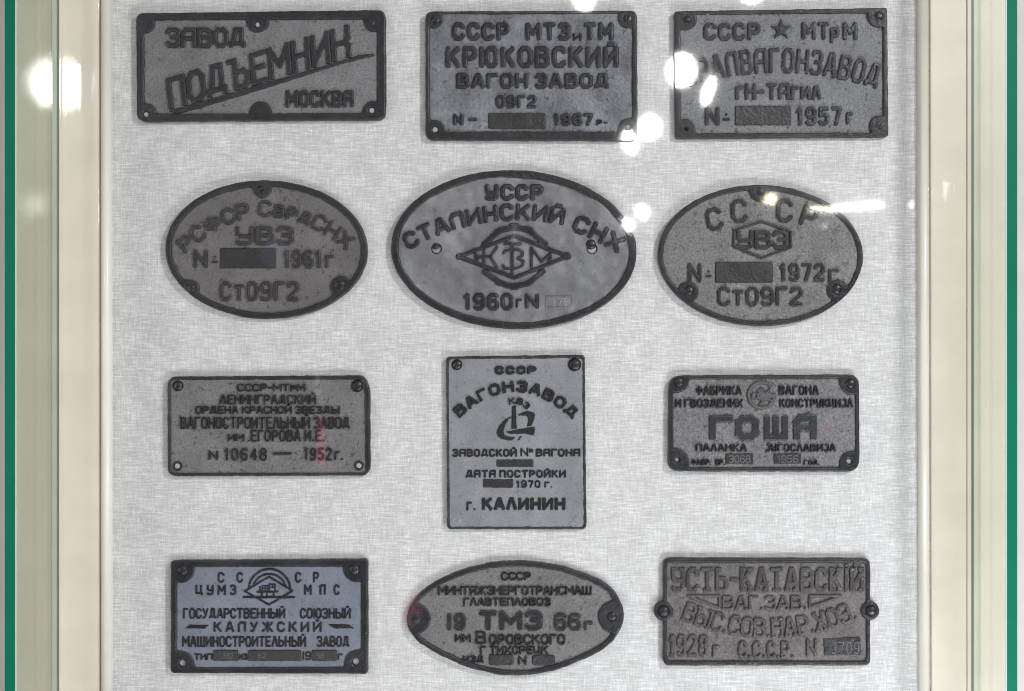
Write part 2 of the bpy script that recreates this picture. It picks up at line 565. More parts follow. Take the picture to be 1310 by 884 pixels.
def glyph_prims(ch, place, w, sq, serif, hw):
    """place(x, y) maps the glyph box to the plate"""
    _, st = strokes(ch)
    out = []
    ext = w * (0.46 if sq else 0.40)
    r = w * (0.14 if sq else 0.34)
    for ln in st:
        for (a, b) in zip(ln, ln[1:]):
            p, q = place(*a), place(*b)
            out.append(('seg', p[0], p[1], q[0], q[1], w, ext, r))
        if serif and ch not in '.-N':
            for e, f in ((ln[0], ln[1]), (ln[-1], ln[-2])):
                if (abs(e[1]) < .02 or abs(e[1] - 1) < .02) and abs(e[1] - f[1]) > .3:
                    d = hw * 1.35
                    yy = e[1]
                    p, q = place(max(-.12, e[0] - d), yy), place(min(1.12, e[0] + d), yy)
                    out.append(('seg', p[0], p[1], q[0], q[1], w * .95, w * .22, w * .2))
                elif ch in 'СЗ' and e is ln[0] and e[1] > .7:
                    p = place(e[0], e[1] - .02)
                    out.append(('disk', p[0], p[1], w * .66))
    return out


def layout(s, total, w, H, gap, low):
    """[(char, scale, x, width)] along a line of the given centre-to-centre length"""
    g = w + gap * H
    items, wsum, gsum = [], 0.0, 0.0
    prev = False
    for ch in s:
        if ch == ' ':
            items.append((' ', 1, .55))
            wsum += .55
            prev = False
            continue
        if prev:
            gsum += g
        up = ch.upper() if ch not in 'ακλ' else ch
        sc = low if (ch != up) else 1.0
        wf = GLYPH[up][0] * sc
        items.append((up, sc, wf))
        wsum += wf
        prev = True
    gsum += g * s.count(' ')
    a = (total - gsum) / wsum
    if a < w * .55:                       # squeeze the gaps rather than the letters
        a = w * .55
        g = max(w * .9, g * (total - a * wsum) / max(gsum, 1e-6))
    x, out, prev = 0.0, [], False
    for ch, sc, wf in items:
        if ch == ' ':
            x += wf * a + g
            prev = False
            continue
        if prev:
            x += g
        out.append((ch, sc, x, wf * a))
        x += wf * a
        prev = True
    return out, x


def text(s, x0, x1, y0, y1, w, sq=False, serif=False, gap=.10, low=.68, quad=None):
    """a line of letters filling the box x0..x1, y0 (top)..y1 (bottom); quad = four corners bl, br, tr, tl instead"""
    w *= .82 if w < 3.7 else 1.03
    if quad:
        bl, br, tr, tl = quad
        Lw = math.dist(bl, br)
        H = math.dist(bl, tl)
    else:
        x0, x1, y0, y1 = x0 + w / 2, x1 - w / 2, y0 + w / 2, y1 - w / 2
        bl, br, tr, tl = (x0, y1), (x1, y1), (x1, y0), (x0, y0)
        Lw, H = x1 - x0, y1 - y0
    lay, L = layout(s, Lw, w, H, gap, low)
    out = []
    for ch, sc, x, cw in lay:
        def place(u, v):
            fx = (x + u * cw) / L
            fy = v * sc
            bx, by = bl[0] + (br[0] - bl[0]) * fx, bl[1] + (br[1] - bl[1]) * fx
            tx, ty = tl[0] + (tr[0] - tl[0]) * fx, tl[1] + (tr[1] - tl[1]) * fx
            return bx + (tx - bx) * fy, by + (ty - by) * fy
        out += glyph_prims(ch, place, w, sq, serif, min(.5, .62 * w / max(cw, .1)))
    return out


def path_text(s, p0, p1, p2, H, w, sq=False, serif=False, gap=.10, low=.75):
    """letters standing on a curved baseline through three points"""
    w *= .82 if w < 3.7 else 1.03
    d0, d1 = math.dist(p0, p1), math.dist(p1, p2)
    tm = d0 / (d0 + d1)
    pts = []
    for k in range(201):
        t = k / 200
        l0 = (t - tm) * (t - 1) / (tm)
        l1 = t * (t - 1) / (tm * (tm - 1))
        l2 = t * (t - tm) / (1 - tm)
        pts.append((l0 * p0[0] + l1 * p1[0] + l2 * p2[0], l0 * p0[1] + l1 * p1[1] + l2 * p2[1]))
    P = np.array(pts)
    seg = np.hypot(*np.diff(P, axis=0).T)
    S = np.concatenate([[0], np.cumsum(seg)])
    lay, L = layout(s, S[-1], w, H, gap, low)
    out = []
    for ch, sc, x, cw in lay:
        m = (x + cw / 2) / L * S[-1]
        cx, cy = np.interp(m, S, P[:, 0]), np.interp(m, S, P[:, 1])
        e = cw * .6 + 1
        ax, ay = np.interp(m - e, S, P[:, 0]), np.interp(m - e, S, P[:, 1])
        bx, by = np.interp(m + e, S, P[:, 0]), np.interp(m + e, S, P[:, 1])
        tl_ = math.hypot(bx - ax, by - ay)
        tx, ty = (bx - ax) / tl_, (by - ay) / tl_
        nx_, ny_ = ty, -tx

        def place(u, v):
            du, dv = (u - .5) * cw, v * H * sc
            return cx + tx * du + nx_ * dv, cy + ty * du + ny_ * dv
        out += glyph_prims(ch, place, w, sq, serif, min(.5, .62 * w / max(cw, .1)))
    return out


def glyph(ch, cx, cy, gw, gh, deg, w):
    c, s = math.cos(math.radians(deg)), math.sin(math.radians(deg))

    def place(u, v):
        x, y = (u - .5) * gw, -(v - .5) * gh
        return cx + x * c - y * s, cy + x * s + y * c
    return glyph_prims(ch, place, w, False, False, .2)


def line(pts, w, close=False, r=.34):
    pts = list(pts) + ([pts[0]] if close else [])
    return [('seg', a[0], a[1], b[0], b[1], w, w * .36, w * r) for a, b in zip(pts, pts[1:])]


def arc(cx, cy, rx, ry, a0, a1, w, n=28):
    return line([(cx + rx * math.cos(math.radians(a0 + (a1 - a0) * i / n)),
                  cy + ry * math.sin(math.radians(a0 + (a1 - a0) * i / n))) for i in range(n + 1)], w)


def rect(x0, y0, x1, y1, r=1.2):
    return [('poly', rpoly([(x0, y0), (x1, y0), (x1, y1), (x0, y1)], r))]


def zoomed(ox, oy, k, pts):
    return [(ox + x / k, oy + y / k) for x, y in pts]


# ------------------------------------------------------------------ a plate and its parts


class Plate:
    def __init__(self, label, outline, field_mat, group, seed, inset=None, inner=None, lugs=(), holes=(), ears=(),
                 rough=.25, rim_h=RIM_H, field=FIELD, wave=.5, letter_mat=None, rim_mat=None, edge=.35, disc_z=6.4):
        xs_, ys_ = [p[0] for p in outline], [p[1] for p in outline]
        x0, x1, y0, y1 = min(xs_), max(xs_), min(ys_), max(ys_)
        for e in ears:
            x0, x1 = min(x0, e[0] - e[2]), max(x1, e[0] + e[2])
        self.c = c = ((x0 + x1) / 2, (y0 + y1) / 2)
        self.seed, self.field = seed, field
        self.lm = letter_mat or M_BLACK
        self.sag = lambda PX, PY: wave * vnoise(PX, PY, 34, seed + 20) + wave * .5 * vnoise(PX, PY, 13, seed + 21)
        r = self.root = bpy.data.objects.new("factory_plate", None)
        COL.objects.link(r)
        bx, by, bz = board(*c)
        r.location = (bx * SCALE, by - .0008, CZ + (bz - CZ) * SCALE)
        r.empty_display_size = .05
        r["label"], r["category"], r["group"] = label, "plate", group

        def phis(step):
            xs, ys, X, Y = make_grid(x0 - 3, y0 - 3, x1 + 3, y1 + 3, step)
            po = sd_poly(X, Y, outline)
            pin = po + inset if inset else sd_poly(X, Y, inner)
            for e in ears:
                po = np.minimum(po, np.hypot(X - e[0], Y - e[1]) - e[2])
            po = po + edge * vnoise(X, Y, 9, seed) + .5 * edge * vnoise(X, Y, 3.2, seed + 5)
            for (lx, ly, lr) in lugs:
                dl = lr - np.hypot(X - lx, Y - ly)
                k = 3.0                      # smooth flare where the lug meets the rim
                hh = np.maximum(k - np.abs(pin - dl), 0) / k
                pin = np.maximum(pin, dl) + hh * hh * k * .25
            pin = pin + edge * 1.1 * vnoise(X, Y, 6, seed + 9) + .3 * vnoise(X, Y, 2, seed + 3)
            ho = np.full(X.shape, 9.0)
            for (hx, hy, hr) in holes:
                ho = np.minimum(ho, np.hypot(X - hx, Y - hy) - hr)
            return X, Y, po, pin, ho
        X, Y, po, pin, ho = phis(STEP_BODY)
        body = np.maximum(po + 1.4, -(ho - .8))

        def top_body(P, PX, PY):
            return (field + self.sag(PX, PY)
                    + rough * (.6 * vnoise(PX, PY, 2.1, seed + 22) + .5 * vnoise(PX, PY, 1.1, seed + 23)))
        heightmesh("plate_body", X, Y, body, top_body, 0.3, STEP_BODY, c, field_mat, r)
        X, Y, po, pin, ho = phis(STEP_RIM)
        rim = np.maximum(np.maximum(po, -pin), -ho)

        def top_rim(P, PX, PY):
            t = np.clip(-P / 2.2, 0, 1)
            return (field - .6 + (rim_h - field + .6) * (.35 + .65 * np.sqrt(np.maximum(1 - (1 - t) ** 2, 0)))
                    + .22 * vnoise(PX, PY, 7, seed + 30) + .16 * vnoise(PX, PY, 1.7, seed + 31))
        heightmesh("rim", X, Y, rim, top_rim, 0.0, STEP_RIM, c, rim_mat or M_RIM, r)
        for (hx, hy, hr) in holes:  # pale disc added inside each hole so it reads bright
            if hr > 2.5:
                self.nail(hx, hy, hr - .55, .5, disc_z, name="hole_disc", mat=M_DISC)

    def raised(self, name, prims, h=TXT_H, bev=1.3, mat=None, wob=.28, base=None, step=None, parent=None, amp=1.0):
        bb = [prim_box(p) for p in prims]
        st = step or STEP_TEXT
        xs, ys, X, Y = make_grid(min(b[0] for b in bb), min(b[1] for b in bb), max(b[2] for b in bb), max(b[3] for b in bb), st)
        phi = union(prims, xs, ys, X, Y)
        s = self.seed
        phi = phi + wob * vnoise(X, Y, 4.2, s + 40) + wob * .8 * vnoise(X, Y, 1.6, s + 41)
        f = self.field if base is None else base

        def top(P, PX, PY):
            t = np.clip(-P / bev, 0, 1)
            return (f + self.sag(PX, PY) + h * (.3 + .7 * np.sqrt(np.maximum(1 - (1 - t) ** 2, 0)))
                    + amp * (.15 * vnoise(PX, PY, 3.0, s + 50) + .11 * vnoise(PX, PY, 1.2, s + 51) + .12 * vnoise(PX, PY, 9.0, s + 52)))
        return heightmesh(name, X, Y, phi, top, f - 2.6, st, self.c, mat or self.lm, parent or self.root)

    def words(self, *groups, **kw):
        for g in groups:
            ws = [q[5] for q in g if q[0] == 'seg']
            self.raised("inscription", g, **dict(dict(wob=min(.26, .06 * max(ws)), bev=min(1.2, .33 * max(ws)), step=.3 if max(ws) < 3.2 else None,
                                                      mat=M_BLACK_FINE if max(ws) < 3.2 and self.lm is M_BLACK else None), **kw))

    def block(self, prims, **kw):
        kw.setdefault('h', 1.9)
        kw.setdefault('wob', .35)
        kw.setdefault('mat', M_BLOCK)
        kw.setdefault('amp', .8)
        return self.raised("number_block", prims, **kw)

    def stamp(self, prims, mat=None, parent=None, base=None):
        return self.raised("stamped_number", prims, h=.6, bev=.5, mat=mat or M_PALE, wob=.15,
                           base=(self.field + 2.05) if base is None else base, step=.3, parent=parent)

    def nail(self, x, y, r, h=None, base=None, name="nail_head", mat=None, slot=None):
        h = h or r * .62
        b = self.field if base is None else base
        xs, ys, X, Y = make_grid(x - r - 1, y - r - 1, x + r + 1, y + r + 1, .4)
        phi = np.hypot(X - x, Y - y) - r + .15 * vnoise(X, Y, 4, self.seed + int(x))

        def top(P, PX, PY):
            q = np.clip(1 + P / r, 0, 1)
            z = b + h * np.sqrt(np.maximum(1 - q * q * .96, 0)) + .10 * vnoise(PX, PY, 2.5, self.seed + 60)
            if slot is not None:
                u = (PX - x) * math.cos(slot) + (PY - y) * math.sin(slot)
                z = z - np.clip(1.1 - np.abs(u), 0, .8) * 1.2
            return z
        return heightmesh(name, X, Y, phi, top, b - 1.5, .4, self.c, mat or M_NAIL, self.root)


GRP = "cast iron factory plates fixed to the linen board"

# ------------------------------------------------------------------ the case and the cloth


def prism(name, x0t, x1t, x0b, x1b, ya, yb, mat, parent, dx_front=0.0, bevel=0.0, top=-160, bot=1050):
    """upright bar between layout x0..x1 (top and bottom values), depth ya (back) to yb (front)"""
    co, fc = [], []
    for (py, a, b) in ((bot, x0b, x1b), (top, x0t, x1t)):
        for (xx, yy, dd) in ((a, ya, 0), (b, ya, 0), (b, yb, dx_front), (a, yb, dx_front)):
            p = board(xx + dd, py)
            co.append((p[0], yy, p[2]))
    fc = [(0, 3, 2, 1), (4, 5, 6, 7), (0, 1, 5, 4), (1, 2, 6, 5), (2, 3, 7, 6), (3, 0, 4, 7)]
    me = bpy.data.meshes.new(name)
    me.from_pydata(co, [], fc)
    me.update()
    if bevel:
        import bmesh
        bm = bmesh.new()
        bm.from_mesh(me)
        bmesh.ops.bevel(bm, geom=bm.edges[:], offset=bevel, segments=3, affect='EDGES', profile=.5)
        bmesh.ops.recalc_face_normals(bm, faces=bm.faces[:])
        bm.to_mesh(me)
        bm.free()
    me.materials.append(mat)
    o = bpy.data.objects.new(name, me)
    COL.objects.link(o)
    o.parent = parent
    return o


def half_round(name, xt0, xt1, xb0, xb1, h, mat, parent, n=10):
    """moulded bead: a half-round bar standing h in front of the board"""
    co, fc = [], []
    for (py, a, b) in ((1050, xb0, xb1), (-160, xt0, xt1)):
        for i in range(n + 1):
            t = math.pi * i / n
            u = .5 - .5 * math.cos(t)
            p = board(a + (b - a) * u, py)
            co.append((p[0], .002 - (h + .002) * math.sin(t) ** .55, p[2]))
    for i in range(n):
        fc.append((i, i + 1, n + 2 + i, n + 1 + i))
    fc.append(tuple(range(n, -1, -1)))
    fc.append(tuple(range(n + 1, 2 * n + 2)))
    me = bpy.data.meshes.new(name)
    me.from_pydata(co, [], fc)
    for p in me.polygons:
        p.use_smooth = len(p.vertices) == 4
    me.materials.append(mat)
    o = bpy.data.objects.new(name, me)
    COL.objects.link(o)
    o.parent = parent
    return o


def flat_sheet(name, x0, x1, y0, y1, depth, y, mat):
    o = prism(name, x0, x1, x0, x1, y + depth, y, mat, None, top=y0, bot=y1)
    return o


cloth = flat_sheet("linen_board", 120, 1195, -190, 1080, .012, 0.0, M_LINEN)
cloth["kind"] = "structure"
cloth["label"] = "pale grey woven linen board behind all the plates"
wall = flat_sheet("wall", -900, 2200, -900, 1800, .05, .03, M_WALL)
wall["kind"] = "structure"
wall["label"] = "plain pinkish grey wall behind the glass case"

case = bpy.data.objects.new("display_case", None)
COL.objects.link(case)
case.location = (0, 0, 0)
case["label"] = "wall display case with cream frame and green edged side glass"
case["category"] = "display case"

prism("frame_stile", 13, 128.6, 13, 128.9, .02, -.004, M_CREAM, case, bevel=.0012)
prism("frame_stile", 1188.8, 1294, 1191, 1296, .02, -.004, M_CREAM, case, bevel=.0012)
half_round("frame_bead", 129.6, 143.4, 130, 144.8, .010, M_BEAD, case)
half_round("frame_bead", 1171.5, 1186.6, 1175, 1188.4, .010, M_BEAD, case)
DG = .139
prism("side_pane", 61.5, 73.5, 61.5, 73.5, -.0045, -DG, M_PANE, case, dx_front=-1.8)
prism("side_pane", 1242, 1254, 1242, 1254, -.0045, -DG, M_PANE_B, case, dx_front=-6.0)
prism("pane_edge", 59.7, 71.7, 59.7, 71.7, -DG - .0003, -DG - .0015, M_EDGE, case)
prism("pane_edge", 1236, 1248, 1236, 1248, -DG - .0003, -DG - .0015, M_EDGE, case)
prism("pane_arris", 71.8, 73.2, 71.8, 73.2, -DG - .0002, -DG - .0012, M_ARRIS, case)
prism("pane_arris", 1234.6, 1235.9, 1234.6, 1235.9, -DG - .0002, -DG - .0012, M_ARRIS, case)
prism("glazing_channel", 68.5, 74.2, 68.5, 74.2, -.0042, -.0052, M_CHAN, case)
prism("glazing_channel", 74.3, 77.6, 74.3, 77.6, -.0042, -.0056, M_CHAN_DARK, case)
prism("glazing_channel", 77.7, 80.6, 77.7, 80.6, -.0042, -.0065, M_CREAM, case, bevel=.0006)
prism("glazing_channel", 1235.5, 1240.5, 1235.5, 1240.5, -.0042, -.0065, M_CREAM, case, bevel=.0006)
prism("glazing_channel", 1240.7, 1244, 1240.7, 1244, -.0042, -.0056, M_CHAN_DARK, case)
prism("glazing_channel", 1244.2, 1249, 1244.2, 1249, -.0042, -.0052, M_CHAN, case)
prism("front_pane", 75, 1232, 75, 1232, -DG + .012, -DG + .002, M_CLEAR, case)

# ------------------------------------------------------------------ field paints of the plates
F1 = iron("grey_cast_field", (0.152, 0.146, 0.154), .50, .8, 1.0, 480, .35, pits=.55)
F2 = iron("bluish_pitted_field", (0.138, 0.142, 0.162), .40, .5, .7, 300, .9, pits=.55)
F3 = iron("grey_sandy_field", (0.155, 0.157, 0.169), .48, .9, 1.0, 480, .3, pits=.55)
F4 = iron("brownish_cast_field", (0.118, 0.107, 0.110), .50, .7, .9, 500, .4, pits=.55)
F5 = iron("smooth_grey_field", (0.165, 0.165, 0.175), .34, .2, .3, 260, .5, pits=.25)
F6 = iron("speckled_grey_field", (0.150, 0.145, 0.148), .50, 1.15, 1.0, 480, .35, pits=.55)
F7 = iron("lead_grey_field", (0.140, 0.134, 0.140), .48, .7, .9, 480, .35, pits=.55)
F8 = iron("pale_grey_enamel_field", (0.212, 0.218, 0.240), .45, .45, .3, 480, .35, pits=.25)
F9 = iron("coarse_silver_field", (0.140, 0.137, 0.144), .46, 1.1, 1.0, 400, .3, pits=.55)
F10 = iron("slate_blue_field", (0.160, 0.174, 0.222), .5, .4, .3, 480, .3, pits=.25)
F11 = iron("grainy_grey_field", (0.132, 0.127, 0.130), .50, .8, .9, 460, .35, pits=.55)
F12 = iron("rusty_brown_field", (0.113, 0.1, 0.102), .55, 1.1, .9, 400, .7, (0.21, 0.172, 0.165), pits=.55)
L12 = iron("brown_black_letters", (0.044, 0.039, 0.041), .36, .5, .3, 430, .5, edge_light=(0.125, 0.112, 0.11))
L4 = iron("dark_brown_letters", (0.021, 0.019, 0.021), .34, .4, .25, 430, .5, edge_light=(0.10, 0.092, 0.094))

# ------------------------------------------------------------------ 1 slanted lettering
p = Plate("long rectangular dark plate with large slanted lettering rising along a tapered bar",
          rpoly([(174.7, 17.4), (493.6, 13.2), (494, 153.4), (176.2, 156)], [11, 11, 11, 11]), F1, GRP, 101,
          inner=rpoly([(185.4, 26.7), (482.5, 25.2), (482.5, 144.6), (185.6, 145.8)], 2),
          lugs=[(186, 30, 13), (478, 29, 12), (187, 147, 14.5), (477, 143, 13.5), (330, 27, 15), (333.7, 144.5, 14.5)],
          holes=[(330, 32, 3.6), (187.5, 146.7, 3.6), (476, 141.6, 4.0)])
p.nail(186.8, 33.2, 5, 1.0, 8.4)
p.nail(475, 30.5, 5.2, 1.6, 8.2, slot=.4, name="screw_head")
p.nail(333.7, 142.5, 7, .7, 8.6)
p.words(text("ЗαВОД", 212.4, 315, 35.5, 61.5, 5.6, sq=True, gap=.03))
p.words(text("ПОДЪЕМНИκ", 0, 0, 0, 0, 6.6, sq=True, gap=.02,
             quad=[(219.5, 137), (446.5, 71), (444, 35), (216, 103)]))
p.raised("underline_bar", [('poly', [(216, 142.2), (344, 105.2), (448.5, 74.6), (459, 70.6), (479, 69), (479, 71.6), (430, 84.2), (347, 111.2), (251, 140), (227, 146)])])
p.words(text("МОСКВα", 365.7, 453, 115.7, 137.8, 4.9, sq=True, gap=.01))

# ------------------------------------------------------------------ 2
p = Plate("bluish rectangular plate with slotted screws in both upper corners, left of the star plate",
          rpoly([(544.4, 15), (815, 14), (815.6, 180.2), (544.4, 179.5)], [10, 10, 10, 10]), F2, GRP, 202,
          inner=rpoly([(549.5, 18.6), (808.8, 18.0), (808.2, 168.4), (550.5, 168.4)], 5),
          lugs=[(555, 25, 12), (803.5, 24, 13), (555.5, 168, 14.5), (804, 165.5, 14)], holes=[(556.8, 166.2, 4.0), (803, 163, 3.6)], wave=.8)
p.nail(556.8, 26.6, 6.5, 2.2, 7.8, name="screw_head", slot=1.0)
p.nail(802, 25, 6.5, 2.2, 7.8, name="screw_head", slot=.2)
p.words(text("СССР", 578, 652, 28.8, 52.5, 6), text("МТЗ", 672, 730, 28.8, 52.5, 6), text("И", 732.5, 744, 42.7, 52.8, 3.6)
        , text("ТМ", 746, 785, 28.8, 52.5, 6), bev=2.2)
p.words(text("КРЮКОВСКИЙ", 570, 791.6, 59, 87.4, 6.4), bev=2.2)
p.words(text("ВАГОН", 583.5, 676, 93.3, 114, 5.4), text("ЗАВОД", 683.7, 779.4, 93.3, 114, 5.4), bev=2.2)
p.words(text("09Г2", 633.8, 686.6, 121.6, 139, 4.4), bev=2)
p.words(text("N", 579.4, 593.3, 145.6, 161, 4.6), line([(600.5, 153), (609.5, 153)], 4.0), text("1967", 706.9, 759, 144.6, 161.4, 4.7)
        , text("Р", 763, 770.5, 153, 161, 2.6), line([(773, 157), (776.5, 157)], 2.4), bev=2)
p.block(rect(624.5, 144.8, 697.8, 165.4))

# ------------------------------------------------------------------ 3 star
p = Plate("rectangular sandy dark plate with a raised five pointed star in its top line",
          rpoly([(862.5, 14.8), (1134.3, 10.6), (1136, 175.4), (863.7, 177.6)], [5, 4, 4, 4]), F3, GRP, 303,
          inner=rpoly([(870.5, 19.6), (1128.2, 17.2), (1128.4, 169.6), (871, 171)], 3),
          lugs=[(877, 25, 14.5), (1124, 20.5, 15.5), (1125, 162, 14), (875.5, 167, 14.5)], holes=[(877.6, 165.4, 1.8)])
p.nail(878.6, 26.4, 5.2, 2.2, 8.4)
p.nail(1123.3, 21.5, 6.2, 2.8, 8.4)
p.nail(1124, 161.2, 6.0, 1.6, 8.4, name="screw_head", slot=.8)
star = []
for i in range(10):
    a = math.radians(-90 + i * 36)
    rr = 14.6 if i % 2 == 0 else 6.0
    star.append((999 + rr * math.cos(a), 38 + rr * math.sin(a)))
p.raised("star", [('poly', star)])
p.words(text("СССР", 899.4, 972.6, 29.3, 52.5, 5.4), text("МТ", 1024.9, 1061, 28.2, 51.4, 5.2), text("Р", 1061, 1073.3, 35.4, 56, 4.6)
        , text("М", 1077.4, 1096.5, 28.2, 52, 5.2))
p.words(path_text("УРАλВαГОНЗАВОД", (881, 109.5), (994, 91.5), (1119, 111.5), 27.5, 4.9, gap=.04))
p.words(text("гН-Тαгил", 940, 1050.5, 106.3, 128.4, 4.9, low=.8, gap=.04))
p.words(text("N", 901.5, 920.6, 136.3, 161.2, 5.4), text("º", 924, 934, 141, 159, 3.4), text("1957", 1017.8, 1077, 136.3, 161.2, 5.2)
        , text("Г", 1081.8, 1091.6, 143.5, 159.5, 4.2))
p.block(rect(940, 135.6, 1011.7, 160.5))

# ------------------------------------------------------------------ 4 oval, left
p = Plate("brownish black oval plate with a screw in the pointed lug topping its rim",
          oval(341.2, 319.5, 129.4, 88.6, .02), F4, GRP, 404, inset=8.2,
          lugs=[(335.5, 241, 12.5), (243, 370, 12.5), (436, 366.5, 13.5)], letter_mat=L4)
p.nail(335.3, 242.8, 5.2, 1.6, 8.4, name="screw_head", slot=.9)
p.nail(244.8, 368.2, 5.6, 2.4, 8.2, name="screw_head", slot=.2)
p.nail(434.8, 364.8, 6.6, 2.2, 8.4)
p.words(path_text("РСФСР СврдСНХ", (239, 322.5), (330.7, 276.2), (443, 318.5), 17.2, 4.4, gap=.06))
p.words(text("УВЗ", 301.3, 376, 289, 314, 5.2))
p.words(text("N", 247.7, 266.3, 319, 343, 4.8), text("º", 270.8, 279.5, 323, 341, 3.6), text("1961", 362.4, 412, 319.4, 343.4, 4.4)
        , text("Г", 416, 428, 326, 343.4, 4.2))
p.block(rect(282, 317.7, 353.4, 343.3, .6))
p.words(text("Ст09Г2", 281, 383.2, 359.6, 385.4, 4.7, low=.8))

# ------------------------------------------------------------------ 5 big oval with gear rhombus
p = Plate("largest oval plate, smooth dark grey, with a gear and rhombus emblem in its middle",
          oval(657.4, 319.5, 157, 101.6, .035), F5, GRP, 505, inset=9.4, holes=[(558.5, 318.2, 6.2), (757.3, 318.4, 6.2)],
          rough=.05, wave=2.6, disc_z=4.4)
p.nail(557, 312.6, 6.4, 3.0, 6.0)
p.nail(756, 312.8, 6.4, 3.0, 6.0)
p.words(text("УССР", 620, 695.5, 235.4, 257.4, 6.2), bev=2.4)
p.words(path_text("СТАλИНСКИЙ", (524, 317.5), (643.5, 280.8), (718.5, 286), 17.2, 5.6, gap=.05), bev=2.3)
p.words(path_text("СНХ", (733.5, 293.5), (760.5, 305.6), (789, 321.5), 18, 6, gap=.1), bev=2.3)
k = lambda pts: zoomed(580, 280, 7.365, pts)
rh = k([(50, 355), (575, 160), (1078, 352), (575, 555)])
em = line(rh, 5.6, close=True, r=.4) + [('disk', rh[0][0] + 1, rh[0][1], 4.6), ('disk', rh[2][0] - 1, rh[2][1], 5.4)]
em += line(k([(285, 245), (330, 205), (400, 140), (480, 98), (575, 84), (680, 98), (760, 145), (830, 212), (870, 240)]), 7.6)
em += line(k([(290, 495), (345, 535), (430, 596), (500, 626), (575, 634), (660, 620), (730, 588), (800, 530), (850, 490)]), 7.2)
for q in ([(400, 118), (440, 96)], [(535, 62), (605, 60)], [(690, 85), (740, 105)], [(325, 205), (350, 190)], [(800, 180), (825, 190)],
          [(340, 545), (355, 550)], [(410, 608), (440, 618)], [(545, 652), (605, 652)], [(690, 625), (725, 610)], [(810, 535), (835, 520)]):
    em += line(k(q), 5.0)
e5 = p.raised("emblem", em, bev=1.8)
mono = line(k([(205, 330), (245, 360), (215, 395)]), 3.8) + line(k([(205, 360), (360, 355)]), 3.6) + line(k([(290, 295), (290, 420)]), 3.8)
mono += line(k([(415, 262), (350, 355), (410, 458)]), 3.8)
mono += line(k([(555, 232), (555, 515)]), 4.0) + line(k([(485, 230), (635, 236)]), 4.0) + line(k([(470, 325), (490, 300), (600, 285)]), 3.6)
mono += line(k([(600, 285), (650, 310), (650, 345), (608, 372), (660, 400), (652, 440), (600, 465), (480, 468), (468, 440)]), 3.8)
mono += line(k([(735, 455), (735, 272), (830, 400), (918, 325), (905, 410)]), 4.2)
p.raised("emblem_letters", mono, bev=1.6)
p.words(text("1960", 592.2, 656.5, 374.6, 397.4, 5.2), text("Г", 660, 667.7, 382, 393.6, 3.6), text("N", 671.3, 689.8, 375.2, 395, 4.8), bev=2.2)
b = p.block(line([(698.5, 379), (731.5, 379), (731.5, 388), (726, 393), (698.5, 393)], 1.8, close=True), mat=F5, h=1.3)
p.stamp(text("376", 702, 729, 380.5, 391.5, 2.0), parent=None, mat=F8, base=p.field - .1)

# ------------------------------------------------------------------ 6 oval with hexagon
p = Plate("speckled grey oval plate with three letters inside a hexagon outline",
          oval(972.5, 327, 131, 90.3, .02), F6, GRP, 606, inset=6.8,
          lugs=[(971, 245, 13), (879.5, 374, 14), (1071, 371.5, 14)], rough=.35)
p.nail(972, 246, 5, 1.6, 8.2)
p.nail(881.3, 372, 6.4, 3.4, 8.0)
p.nail(1069.7, 369.6, 6.8, 3.6, 8.0)
p.words(glyph('С', 913.5, 280.4, 16, 24.5, -13, 5.6), glyph('С', 945.3, 270, 16, 25, -4, 5.6), glyph('С', 1003.5, 269.5, 16, 25, 3, 5.6)
       , glyph('Р', 1035, 277, 16, 23, 17, 5.4))
p.raised("hexagon", line([(938.5, 294.5), (973.7, 283.6), (1011, 295.8), (1011, 316.6), (974.3, 330), (938.5, 315.4)], 3.4, close=True))
p.words(text("УВЭ", 941.5, 1008.5, 293.8, 319.4, 5.6, gap=.02))
p.words(text("N", 879.6, 897.4, 336.4, 361.8, 4.8), text("º", 902.2, 910.3, 342, 359, 3.4), text("1972", 996.5, 1055, 336.4, 360.5, 4.7)
        , text("Г", 1059, 1073.5, 344, 361.5, 4.2))
p.block(rect(914.8, 335.2, 988.4, 361.8, 2))
p.words(text("Ст09Г2", 917, 1027, 366.6, 391.9, 4.7, low=.8))

# ------------------------------------------------------------------ 7 six lines
p = Plate("grey rectangular plate with six small text lines, hanging below the brownish oval",
          rpoly([(214.6, 481.8), (466.5, 480), (473.6, 497), (473.9, 601), (468, 608.2), (215, 609.3)], [12, 9, 10, 7, 6, 12]), F7, GRP, 707,
          inner=rpoly([(218.9, 486), (466.2, 485.6), (467.6, 604.4), (219.5, 605)], 6),
          holes=[(227.2, 596, 3.8), (459.3, 595.6, 3.8)], rim_h=8.4)
p.nail(228, 493.5, 6.8)
p.nail(457.2, 493.5, 8.0)
for hx, hy in ((227.2, 596), (459.3, 595.6)):
    p.raised("hole_collar", arc(hx, hy, 5.6, 5.6, 0, 360, 2.4), h=1.0, bev=1.0, mat=M_RIM)
p.words(text("СССР-МТрМ", 303.7, 391, 490.7, 501, 2.5, low=.8))
p.words(text("ЛЕНИНГРАДСКИЙ", 281.3, 404.8, 504.6, 517.2, 2.7))
p.words(text("ОРДЕНА КРАСНОЙ ЗВЕЗДЫ", 250.3, 434.8, 519, 529.6, 2.5))
p.words(text("ВАГОНОСТРОИТЕЛЬНЫЙ ЗАВОД", 230.6, 447.6, 533, 548.6, 2.8, gap=.06))
p.words(text("им", 291.5, 313, 554.5, 564.8, 2.5, low=.999), text(".ЕГОРОВА И.Е.", 317, 415.5, 549.7, 564.8, 2.8, gap=.08))
